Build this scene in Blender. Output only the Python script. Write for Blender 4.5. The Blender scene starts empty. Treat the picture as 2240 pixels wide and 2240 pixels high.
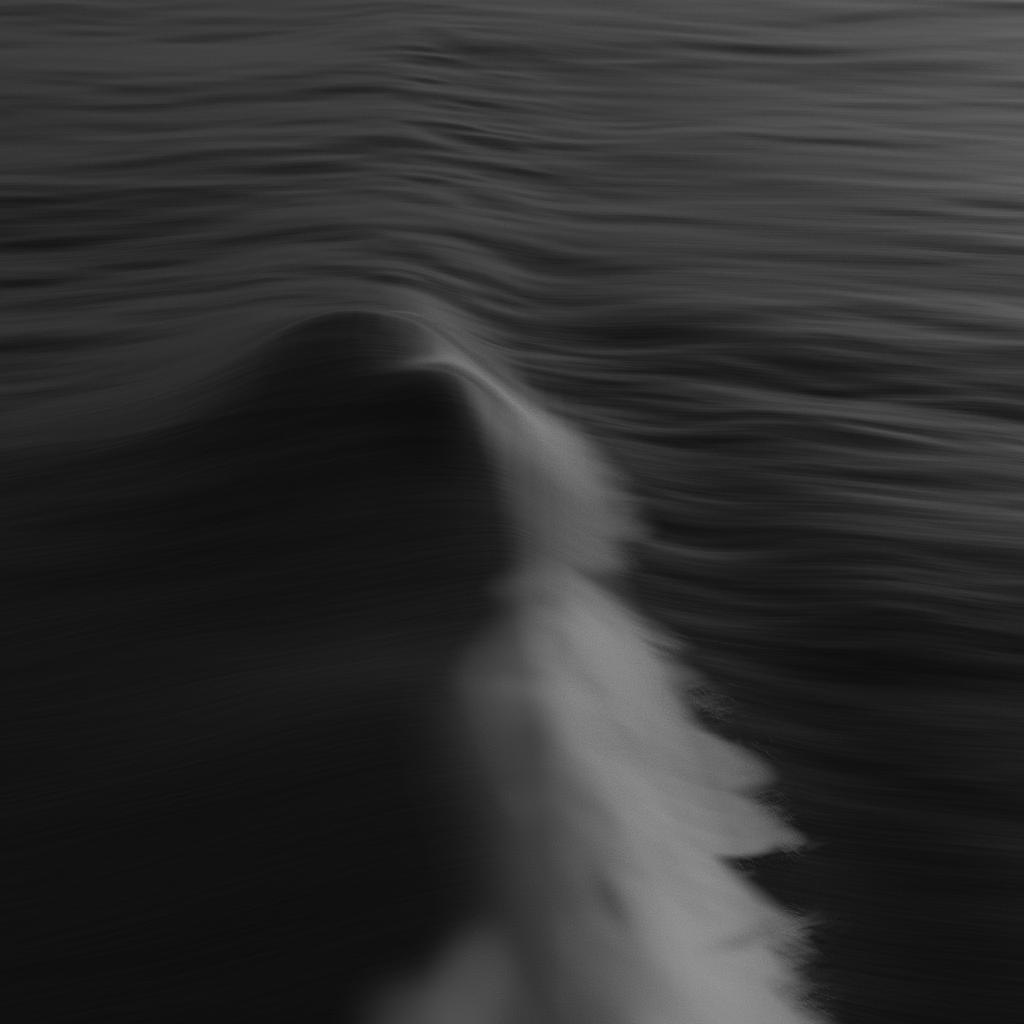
import bpy, math
import numpy as np

# ------------------------------------------------------------------ camera, sky, sun, exposure
scene = bpy.context.scene
COL = scene.collection
CAM_H, PITCH, FOCAL = 5.0, math.radians(29.0), 1.744

cam_data = bpy.data.cameras.new("camera")
cam_data.sensor_fit = 'HORIZONTAL'
cam_data.sensor_width = 36.0
cam_data.lens = 36.0 * FOCAL
cam_data.clip_start = 0.1
cam_data.clip_end = 5000.0
cam = bpy.data.objects.new("camera", cam_data)
cam.location = (0, 0, CAM_H)
cam.rotation_euler = (math.pi / 2 - PITCH, 0, 0)
COL.objects.link(cam)
scene.camera = cam

SUN_EL, SUN_AZ = math.radians(14.0), math.radians(50.0)      # azimuth from +Y (view direction) towards +X (right)
world = bpy.data.worlds.new("World")
scene.world = world
world.use_nodes = True
wn, wl = world.node_tree.nodes, world.node_tree.links
wn.clear()
w_out = wn.new("ShaderNodeOutputWorld")
w_bg = wn.new("ShaderNodeBackground")
w_sky = wn.new("ShaderNodeTexSky")
w_sky.sky_type = 'NISHITA'
w_sky.sun_disc = False
w_sky.sun_elevation = SUN_EL
w_sky.sun_rotation = SUN_AZ
w_sky.dust_density = 3.0
w_bw = wn.new("ShaderNodeRGBToBW")                             # the photograph is black and white
wl.new(w_sky.outputs[0], w_bw.inputs[0])
wl.new(w_bw.outputs[0], w_bg.inputs[0])
w_bg.inputs[1].default_value = 0.09
wl.new(w_bg.outputs[0], w_out.inputs[0])

sun_data = bpy.data.lights.new("sun", 'SUN')
sun_data.energy = 0.5
sun_data.angle = math.radians(20.0)
sun = bpy.data.objects.new("sun", sun_data)
sun.rotation_euler = (math.pi / 2 - SUN_EL, 0, math.pi - SUN_AZ)
COL.objects.link(sun)

scene.render.engine = 'CYCLES'
scene.cycles.use_denoising = False
scene.cycles.max_bounces = 8
scene.cycles.transparent_max_bounces = 16
scene.view_settings.view_transform = 'Standard'
scene.view_settings.look = 'None'
scene.view_settings.gamma = 1.0
scene.view_settings.use_curve_mapping = False
scene.view_settings.exposure = -0.02

#SHAPE-BEGIN
# ------------------------------------------------------------------ the shape of the water
def smooth(a, b, x):
    t = np.clip((x - a) / (b - a), 0.0, 1.0)
    return t * t * (3 - 2 * t)

_tables = {}
def noise(x, y, seed):
    """smooth value noise in -1..1"""
    if seed not in _tables:
        _tables[seed] = np.random.RandomState(seed).uniform(-1, 1, (256, 256))
    T = _tables[seed]
    xi, yi = np.floor(x).astype(np.int64), np.floor(y).astype(np.int64)
    fx, fy = x - xi, y - yi
    fx = fx * fx * fx * (fx * (fx * 6 - 15) + 10)
    fy = fy * fy * fy * (fy * (fy * 6 - 15) + 10)
    x0, x1, y0, y1 = xi & 255, (xi + 1) & 255, yi & 255, (yi + 1) & 255
    a = T[y0, x0] * (1 - fx) + T[y0, x1] * fx
    b = T[y1, x0] * (1 - fx) + T[y1, x1] * fx
    return a * (1 - fy) + b * fy

def curve(x, xs, ys, w):                                      # a table read with its corners rounded off over +-w
    return sum(np.interp(x + w * k, xs, ys) * c for k, c in ((-1, .1), (-.67, .15), (-.33, .17), (0, .16), (.33, .17), (.67, .15), (1, .1)))

def ridge_x(y):                                               # the crest line of the wave, seen from above
    return curve(y, [0, 5.0, 6.0, 7.0, 8.0, 9.0, 9.8, 10.6, 11.4, 13, 16, 22, 40],
                    [0.40, .32, .28, .18, .07, -.01, -.22, -.55, -.80, -.85, -.85, -1.4, -3.0], .7)

def ridge_h(y):
    return curve(y, [0, 5, 7, 9, 10.5, 11.5, 13, 16, 22, 40], [.32, .30, .24, .19, .15, .17, .16, .13, .06, 0], .7)

def flow(x, y):
    """coordinates along and across the ripples: they run along x and drop away on both sides of the crest"""
    d = x - ridge_x(y)
    k = curve(y, [0, 6, 10, 13, 18, 24], [.30, .26, .16, .08, .03, 0], .8)
    t = y + k * (np.sqrt(d * d + .15) - .4) * np.where(d < 0, .8, 1.15)
    t = t + .12 * noise(x * .35 + 3, y * .5, 1) + .05 * noise(x * 1.1, y * 1.6, 2)
    s = x + .3 * noise(x * .3, y * .8, 3)
    return s, t

def height(x, y):
    xc = ridge_x(y)
    A = ridge_h(y)
    d = x - xc
    left = 1.0 / (1.0 + (d / 1.5) ** 2) ** 1.3
    wr = curve(y, [0, 5, 7, 9, 11, 14, 20], [.58, .56, .44, .40, .46, 1.1, 1.8], .7)
    right = 1 - smooth(-.30, 1.5, d / wr)
    h = 1.05 * A * np.where(d < 0, left, 1.0) * right - .05 * np.exp(-((d - 1.2) / .5) ** 2) * smooth(14, 9, y)
    h = h + .07 * smooth(10, 8, y) * (np.sqrt(np.clip(d - .6, 0, 4) ** 2 + .1) - .316) + .05 * (np.clip(y, 3, 9.5) - 8.2) * smooth(60, 20, y)
    # the steep near face of the swell on the left and the two humps of its crest
    yc = curve(x, [-6, -3.2, -2.2, -1.2, -.6, 0, .6], [8.3, 9.4, 9.9, 10.5, 10.5, 10.3, 10.1], .22)
    B = curve(x, [-6, -3.2, -2.2, -1.2, -.6, .1, .8], [.01, .02, .13, .45, .31, .0, 0], .34)
    back = curve(x, [-4, -2, -1.3, 0], [1.8, 1.2, .45, .45], .3)
    e = y - yc
    h = h + B * np.where(e < 0, 1 / (1 + (e / 1.5) ** 2) ** 1.2, 1 / (1 + (e / back) ** 2))
    h = h + .11 * np.exp(-((x + .36) / .38) ** 2) * np.where(y < 9.75, np.exp(-((y - 9.75) / .6) ** 2), np.exp(-((y - 9.75) / .24) ** 2))
    # long low swell
    far = smooth(120, 30, y)
    h = h + .06 * far * noise(x * .3 + 7, y * .4, 11) * smooth(8, 13, y)
    # one broad low swell that crosses the water on the right
    e = y - (11.45 - .28 * (x - 1.2)) - .15 * noise(x * .8, y * 0, 12)
    h = h + .045 * np.where(e < 0, np.exp(-(e / .5) ** 2), np.exp(-(e / .9) ** 2)) * smooth(.2, 1.4, x)
    # ripples
    s, t = flow(x, y)
    calm = 1 - .68 * smooth(.3, -.6, d) * smooth(11.4, 9.6, y + .25 * np.maximum(-x - 1.2, 0))
    calm = calm * (1 - .55 * smooth(10, 6, y))
    calm = calm * (1 - .8 * smooth(-.55, -.1, d) * smooth(.85, .5, d) * smooth(11.2, 9.8, y))
    calm = calm * (1 + .45 * noise(x * .45, t * 1.1, 97) + .25 * noise(x * .9, t * 2.6, 98))
    for i, (f, ar, sl) in enumerate(((.6, 2.0, .020), (1.1, 2.6, .04), (2.1, 3.2, .065), (3.4, 4.0, .08), (5.6, 5.0, .085), (9., 6.5, .085), (15., 8.5, .07))):
        fade = np.interp(y, [0, 34 / f ** .6, 66 / f ** .6, 1e4], [1, 1, 0, 0]) if f > 1 else far
        n = noise(s * f / ar + 13 * i, t * f + 5 * i, 20 + i) + .8 * noise((s + .12 * t) * f * .8 / ar + 3 * i, (t - .18 * s) * f * .85, 40 + i) \
            + .8 * noise((s - .1 * t) * f * 1.2 / ar + 3 * i, (t + .16 * s) * f * 1.1, 60 + i)
        h = h + calm * fade * sl / f * n * np.interp(y, [0, 9, 13, 30], [.40, .33, .23, .23]) * (np.interp(y, [5, 12], [.45, 1]) if f > 5 else 1)
    # short broken chop where the two trains of ripples meet behind the peak
    chop = np.exp(-((d - .1 - .5 * noise(y * .4, x * 0, 93)) / 1.0) ** 2) * smooth(10.2, 11.4, y) * smooth(24, 17, y)
    h = h + chop * (.015 * noise(x * 1.5 + t, t * 2.8, 90) + .007 * noise(x * 2.6 + t * 2, t * 6.0, 91))
    # broad faint swells on the dark near face
    h = h + .048 * noise(s * .30, t * .75, 95) * smooth(11, 9, y) * smooth(0, -.8, d)
    return h
#SHAPE-END

# ------------------------------------------------------------------ mesh helpers
def grid_mesh(name, X, Y, Z, keep=None):
    r, c = X.shape
    me = bpy.data.meshes.new(name)
    idx = np.arange(r * c, dtype=np.int32).reshape(r, c)
    q = np.stack([idx[:-1, :-1], idx[:-1, 1:], idx[1:, 1:], idx[1:, :-1]], -1).reshape(-1, 4)
    V = np.stack([X, Y, Z], -1).reshape(-1, 3).astype(np.float32)
    sel = np.arange(r * c)
    if keep is not None:
        k = keep.reshape(-1)
        q = q[k[q].any(1)]
        sel = np.unique(q)
        remap = np.full(r * c, -1, np.int32)
        remap[sel] = np.arange(len(sel))
        q, V = remap[q], V[sel]
    me.vertices.add(len(V)); me.vertices.foreach_set("co", V.ravel())
    me.loops.add(q.size); me.loops.foreach_set("vertex_index", q.ravel().astype(np.int32))
    me.polygons.add(len(q))
    me.polygons.foreach_set("loop_start", np.arange(0, q.size, 4, dtype=np.int32))
    me.polygons.foreach_set("loop_total", np.full(len(q), 4, np.int32))
    me.polygons.foreach_set("use_smooth", np.ones(len(q), bool))
    me.update(calc_edges=True)
    return me, sel

def add_attr(me, name, vals, sel=None, vec=False):
    a = me.attributes.new(name, 'FLOAT_VECTOR' if vec else 'FLOAT', 'POINT')
    a.data.foreach_set('vector' if vec else 'value', np.ascontiguousarray(vals, np.float32).ravel())

def link(name, me, mat, **props):
    o = bpy.data.objects.new(name, me)
    COL.objects.link(o)
    me.materials.append(mat)
    for k, v in props.items():
        o[k] = v
    return o

# ------------------------------------------------------------------ materials
def new_mat(name):
    m = bpy.data.materials.new(name); m.use_nodes = True
    n = m.node_tree.nodes; n.clear()
    return m, n, m.node_tree.links

def water_material():
    m, n, l = new_mat("dark_water")
    out = n.new("ShaderNodeOutputMaterial"); p = n.new("ShaderNodeBsdfPrincipled")
    p.inputs['Base Color'].default_value = (.006, .006, .006, 1)
    p.inputs['Roughness'].default_value = .34
    p.inputs['IOR'].default_value = 1.333
    at = n.new("ShaderNodeAttribute"); at.attribute_name = "flow"
    mp = n.new("ShaderNodeMapping"); mp.inputs['Scale'].default_value = (1.3, 26, 1)
    tx = n.new("ShaderNodeTexNoise"); tx.inputs['Scale'].default_value = 1; tx.inputs['Detail'].default_value = 3
    bp = n.new("ShaderNodeBump"); bp.inputs['Strength'].default_value = .35; bp.inputs['Distance'].default_value = .006
    l.new(at.outputs['Vector'], mp.inputs[0]); l.new(mp.outputs[0], tx.inputs[0])
    l.new(tx.outputs[0], bp.inputs['Height']); l.new(bp.outputs[0], p.inputs['Normal'])
    l.new(p.outputs[0], out.inputs[0])
    return m

def foam_material(name, albedo=.60):
    m, n, l = new_mat(name)
    out = n.new("ShaderNodeOutputMaterial"); p = n.new("ShaderNodeBsdfPrincipled")
    p.inputs['Base Color'].default_value = (albedo, albedo, albedo, 1)
    p.inputs['Roughness'].default_value = .9
    p.inputs['Specular IOR Level'].default_value = .1
    at = n.new("ShaderNodeAttribute"); at.attribute_name = "cover"
    l.new(at.outputs['Fac'], p.inputs['Alpha'])
    l.new(p.outputs[0], out.inputs[0])
    return m

M_WATER = water_material()
M_FOAM = foam_material("foam")

# ------------------------------------------------------------------ foam
#TABLE-BEGIN
SPLIT = 8.12
FOAM_BAND = [
    (4.84, 0.176, 0.613, 1.268, 0.938),
    (5.15, 0.211, 0.665, 1.267, 0.938),
    (5.29, 0.21, 0.677, 1.194, 0.938),
    (5.44, 0.186, 0.69, 1.149, 0.938),
    (5.59, 0.14, 0.68, 1.174, 0.922),
    (5.7, 0.107, 0.641, 1.21, 0.908),
    (5.82, 0.056, 0.59, 1.091, 0.879),
    (5.98, 0.019, 0.529, 1.001, 0.907),
    (6.08, -0.014, 0.509, 0.935, 0.879),
    (6.15, -0.043, 0.497, 1.131, 0.849),
    (6.24, -0.058, 0.462, 1.253, 0.85),
    (6.39, -0.115, 0.408, 1.13, 0.878),
    (6.53, -0.163, 0.372, 1.021, 0.847),
    (6.63, -0.179, 0.343, 1.16, 0.795),
    (6.72, -0.193, 0.336, 1.137, 0.847),
    (6.88, -0.216, 0.316, 1.026, 0.878),
    (7.08, -0.218, 0.302, 0.906, 0.849),
    (7.28, -0.195, 0.305, 0.834, 0.849),
    (7.49, -0.171, 0.299, 0.798, 0.822),
    (7.72, -0.136, 0.276, 0.748, 0.715),
    (7.95, -0.135, 0.257, 0.65, 0.553),
    (8.1, -0.145, 0.355, 0.516, 0.276),
    (8.15, -0.136, 0.387, 0.411, 0.217),
    (8.41, -0.094, 0.533, 0.66, 0.33),
    (8.62, -0.103, 0.54, 0.588, 0.402),
    (8.83, -0.153, 0.515, 0.739, 0.46),
    (9.03, -0.267, 0.495, 0.685, 0.501),
    (9.33, -0.399, 0.43, 0.639, 0.567),
    (9.58, -0.448, 0.306, 0.573, 0.59),
    (9.86, -0.59, -0.029, 0.472, 0.567),
    (10.14, -0.746, -0.344, 0.314, 0.3),
    (10.29, -0.786, -0.551, 0.063, 0.125),
    (10.4, -0.815, -0.568, -0.115, 0.078),
    (10.51, -0.834, -0.585, -0.204, 0.083),
    (10.66, -0.856, -0.607, -0.244, 0.107),
    (10.92, -0.895, -0.641, -0.267, 0.135),
    (11.41, -0.971, -0.707, -0.314, 0.135),
    (11.73, -1.022, -0.7, -0.433, 0.099),
    (11.91, -1.022, -0.696, -0.475, 0.005),
]
FOAM_VEIL_GLINT = [((0.034, 6.82, 0.498, 0.259, 1.488, 2.0), 0.34), ((0.193, 6.214, 0.446, 0.254, 1.463, 2.0), 0.26), ((0.18, 5.6, 0.469, 0.229, 1.588, 2.0), 0.26), ((0.31, 5.063, 0.379, 0.249, 1.434, 2.0), 0.24), ((0.066, 4.832, 0.279, 0.234, 1.596, 2.0), 0.2), ((-0.152, 5.009, 0.319, 0.166, 1.388, 3.0), 0.42), ((-0.273, 4.777, 0.304, 0.212, 2.117, 3.0), 0.42), ((-0.458, 10.026, 0.16, 0.084, -2.54, 2.0), 0.34)]  # thin foam left of the band; last blob paints the crest lip's glint as cover
FOAM_HOLE = [((0.393, 5.534, 0.224, 0.069, 1.851, 2.0), 0.5), ((0.098, 5.015, 0.36, 0.05, 1.875, 2.0), 0.16), ((0.173, 7.74, 0.287, 0.157, -2.049, 2.0), 0.35), ((0.545, 6.636, 0.141, 0.115, 2.197, 2.0), 0.12), ((0.946, 5.57, 0.213, 0.047, -2.378, 2.0), 0.3), ((0.523, 8.198, 0.17, 0.065, -2.56, 2.0), 0.6), ((0.641, 5.932, 0.285, 0.103, 1.255, 2.0), 0.08)]
FOAM_MIST = [((0.923, 7.246, 0.16, 0.115, 2.153, 2.0), 0.22), ((0.943, 6.913, 0.141, 0.066, 2.023, 2.0), 0.2), ((1.145, 6.495, 0.134, 0.083, 1.862, 2.0), 0.2), ((1.226, 6.186, 0.109, 0.046, -2.943, 2.0), 0.3), ((1.16, 5.689, 0.141, 0.062, -2.823, 2.0), 0.42), ((1.075, 5.373, 0.216, 0.093, 1.202, 2.0), 0.38), ((1.142, 5.236, 0.172, 0.102, 1.197, 2.0), 0.22), ((0.995, 6.009, 0.057, 0.054, 2.257, 2.0), 0.2), ((0.651, 8.973, 0.294, 0.091, 1.433, 2.0), 0.12)]
SPRAY = [(0.919, 7.204, 0.07, 96, 0.16, 0.1), (0.976, 7.124, 0.03, 30, 0.12, 0.6), (1.094, 6.681, 0.04, 60, 0.12, 0), (1.137, 6.422, 0.05, 90, 0.12, 0.4), (1.21, 6.338, 0.025, 48, 0.08, 0.9), (1.179, 6.184, 0.025, 108, 0.18, -0.2), (1.003, 6.075, 0.03, 36, 0.1, 0), (1.106, 5.702, 0.05, 110, 0.18, 0), (1.117, 5.524, 0.06, 40, 0.14, -0.6), (1.15, 5.292, 0.07, 50, 0.14, -0.6), (0.737, 7.58, 0.05, 24, 0.08, 0), (0.673, 8.82, 0.05, 30, 0.1, 0), (0.607, 9.325, 0.05, 36, 0.1, 0), (0.593, 8.454, 0.05, 30, 0.1, 0), (1.087, 6.841, 0.05, 30, 0.1, 0), (0.741, 7.266, 0.05, 36, 0.1, 0)]
#TABLE-END
FT = np.array(FOAM_BAND)            # y, outer left, inner left, right edge, density

def blob(x, y, cx, cy, rx, ry, rot=0.0, p=2.0):
    c, s = math.cos(rot), math.sin(rot)
    a, b = (x - cx) * c + (y - cy) * s, -(x - cx) * s + (y - cy) * c
    return np.exp(-((a / rx) ** 2 + (b / ry) ** 2) ** (p / 2))

def foam_cover(x, y):
    o, i, b = (curve(y, FT[:, 0], FT[:, k], w) for k, w in ((1, .25), (2, .2), (4, .12)))
    r = curve(y, FT[:, 0], FT[:, 3], .04)
    # the edges billow: slow swells of the outline, a ragged fringe that comes and goes
    near = smooth(9.2, 7.6, y)
    gate = smooth(-.25, .5, noise(y * 2.3, x * .8, 84))
    e = .06 * noise(y * 3.1, x * 1.2, 70) + .045 * noise(y * 7.3 + x * 2, x * 3, 71)
    e = e + gate * near * (.042 * noise(y * 15 + x * 8, x * 4, 72) + .022 * noise(y * 41 + x * 23, x * 8, 73))
    e = e * np.interp(y, [7.6, 8.4], [1, .55])
    soft = np.interp(y, [4, 6, 8, 10, 12], [.26, .24, .26, .34, .45]) * (1 + .5 * noise(y * 2.7, x * .6, 85))
    fall = smooth(0, 1, (r + e - x) / soft + .42)
    w = np.maximum(i - o, .08)
    xw = x + .13 * noise(y * 1.7, x * 1.5, 75) + .05 * noise(y * 4.1 + x * 2, x * 3 - y, 86)
    rise = smooth(0, 1, (xw - o) / w)
    # streaks drawn out along the way the water slides
    q = x * .9 + y * .55
    g = x * -.55 + y * .9
    st = 1 + .19 * noise(q * 2.2, g * 1.4, 76) + .07 * noise(q * 4.5 + g, g * 2.2, 77) + .025 * noise(q * 13, g * 3, 78)
    main = b * rise * fall * st
    body = smooth(0, 1, (curve(y, FT[:, 0], FT[:, 3], .45) + .04 - x) / .6) * smooth(0, 1, (x - o) / .5)
    for args, v in FOAM_VEIL_GLINT:
        main = main + v * blob(x, y, *args) * fall * (1 - main)
    for args, v in FOAM_HOLE:
        main = main * (1 - v * blob(x, y, *args))
    for args, v in FOAM_MIST:                                 # thin spray hanging over the water ahead of the edge
        thin = np.clip(.55 + .5 * noise(x * 9 + y * 3, y * 30 - x * 6, 82) + .5 * noise(x * 18, y * 55 - x * 14, 83), 0, 2)
        main = main + v * blob(x, y, *args) * thin * (1 - main)
    return np.clip(main, 0, 1), body

def foam():
    for name, y0, y1, lab in (("foam_patch", SPLIT, 11.9, "smaller far patch of pale foam sliding down the crest beside the dark hump"),
                         ("foam_patch", 3.6, SPLIT, "larger near patch of bright foam with ragged right edge at the frame's bottom")):
        y = np.linspace(y0, y1, 620)
        o, r = np.interp(y, FT[:, 0], FT[:, 1]), np.interp(y, FT[:, 0], FT[:, 3])
        u = np.linspace(0, 1, 340)
        X = (o - np.interp(y, [4, 6.5, 7.5, 20], [1.1, .6, .45, .45]))[:, None] * (1 - u) + (r + .35)[:, None] * u
        Y = np.repeat(y[:, None], len(u), 1)
        c, body = foam_cover(X, Y)
        lump = .006 + .07 * body + .025 * body * noise(X * 2.4, Y * 2.4, 80) + .006 * body * noise(X * 6, Y * 6, 81)
        Z = height(X, Y) + lump
        me, sel = grid_mesh(name, X, Y, Z, keep=c > .004)
        add_attr(me, "cover", c.reshape(-1)[sel])
        link(name, me, M_FOAM, label=lab, category="foam", group="foam patches on the breaking wave")
foam()

def spray():
    """fine threads of water torn off the foam's right edge"""
    rs = np.random.RandomState(5)
    n = 9
    cl = np.array([c for c in SPRAY for _ in range(c[3])], float)      # one row per thread
    m = len(cl)
    x = cl[:, 0] + rs.normal(size=m) * cl[:, 2] * .9
    y = cl[:, 1] + rs.normal(size=m) * cl[:, 2]
    L = cl[:, 4] * rs.uniform(.2, .75, m)
    a = rs.normal(-.08, .16, m) + cl[:, 5] * .3
    k = rs.normal(0, .6, m) + cl[:, 5]
    rad = rs.uniform(.0005, .0013, m)
    up = rs.uniform(.005, .06, m)
    P, D = [], []
    for j in range(n):
        P.append(np.stack([x, y], -1)); D.append(a.copy())
        a = a + k * L / n * 3 + rs.normal(size=m) * .12
        x = x + np.cos(a) * L / n
        y = y + np.sin(a) * L / n
    P, D = np.array(P), np.array(D)                                    # n, m
    f = (np.arange(n) / (n - 1))[:, None]
    Z = height(P[..., 0], P[..., 1]) + up * (1 - f) + .006
    R = rad * (1 - .85 * np.abs(2 * f - 1) ** 2)
    V = []
    for q in range(3):
        w = q * 2.094
        V.append(np.stack([P[..., 0] - np.sin(D) * math.cos(w) * R, P[..., 1] + np.cos(D) * math.cos(w) * R, Z + math.sin(w) * R], -1))
    V = np.stack(V, 0).transpose(2, 1, 0, 3).reshape(-1, 3)            # thread, ring, corner
    base = (np.arange(m)[:, None] * n + np.arange(n - 1)[None]).reshape(-1) * 3
    Q = np.concatenate([np.stack([base + q, base + (q + 1) % 3, base + 3 + (q + 1) % 3, base + 3 + q], -1) for q in range(3)])
    me = bpy.data.meshes.new("sea_spray")
    me.from_pydata(V.tolist(), [], Q.tolist())
    me.update()
    add_attr(me, "cover", np.full(len(V), .15))
    link("sea_spray", me, M_FOAM, kind="stuff", category="spray",
         label="fine threads of spray thrown off the ragged right edge of the foam")
spray()
# ------------------------------------------------------------------ sea
def sea():
    # rows: even steps in viewing angle from the near edge to far off, then a few coarse ones to the horizon and behind
    ang = np.linspace(math.radians(49.5), math.radians(11.8), 1000)
    rows = CAM_H / np.tan(ang)
    rows = np.concatenate([np.linspace(-60, 2.5, 24), np.linspace(2.7, rows[0] - .1, 12), rows,
                           np.geomspace(rows[-1] * 1.01, 2500, 130)])
    u = np.linspace(-1, 1, 820)
    ext = np.geomspace(1.02, 60, 34)
    u = np.concatenate([-ext[::-1], u, ext])
    half = 1.0 + .37 * np.clip(rows, 3.0, None)
    X = u[None, :] * half[:, None]
    Y = np.repeat(rows[:, None], len(u), 1)
    Z = height(X, Y)
    me, _ = grid_mesh("sea_water", X, Y, Z)
    s, t = flow(X, Y)
    add_attr(me, "flow", np.stack([s, t, s * 0], -1), vec=True)
    link("sea_water", me, M_WATER, kind="structure")
sea()
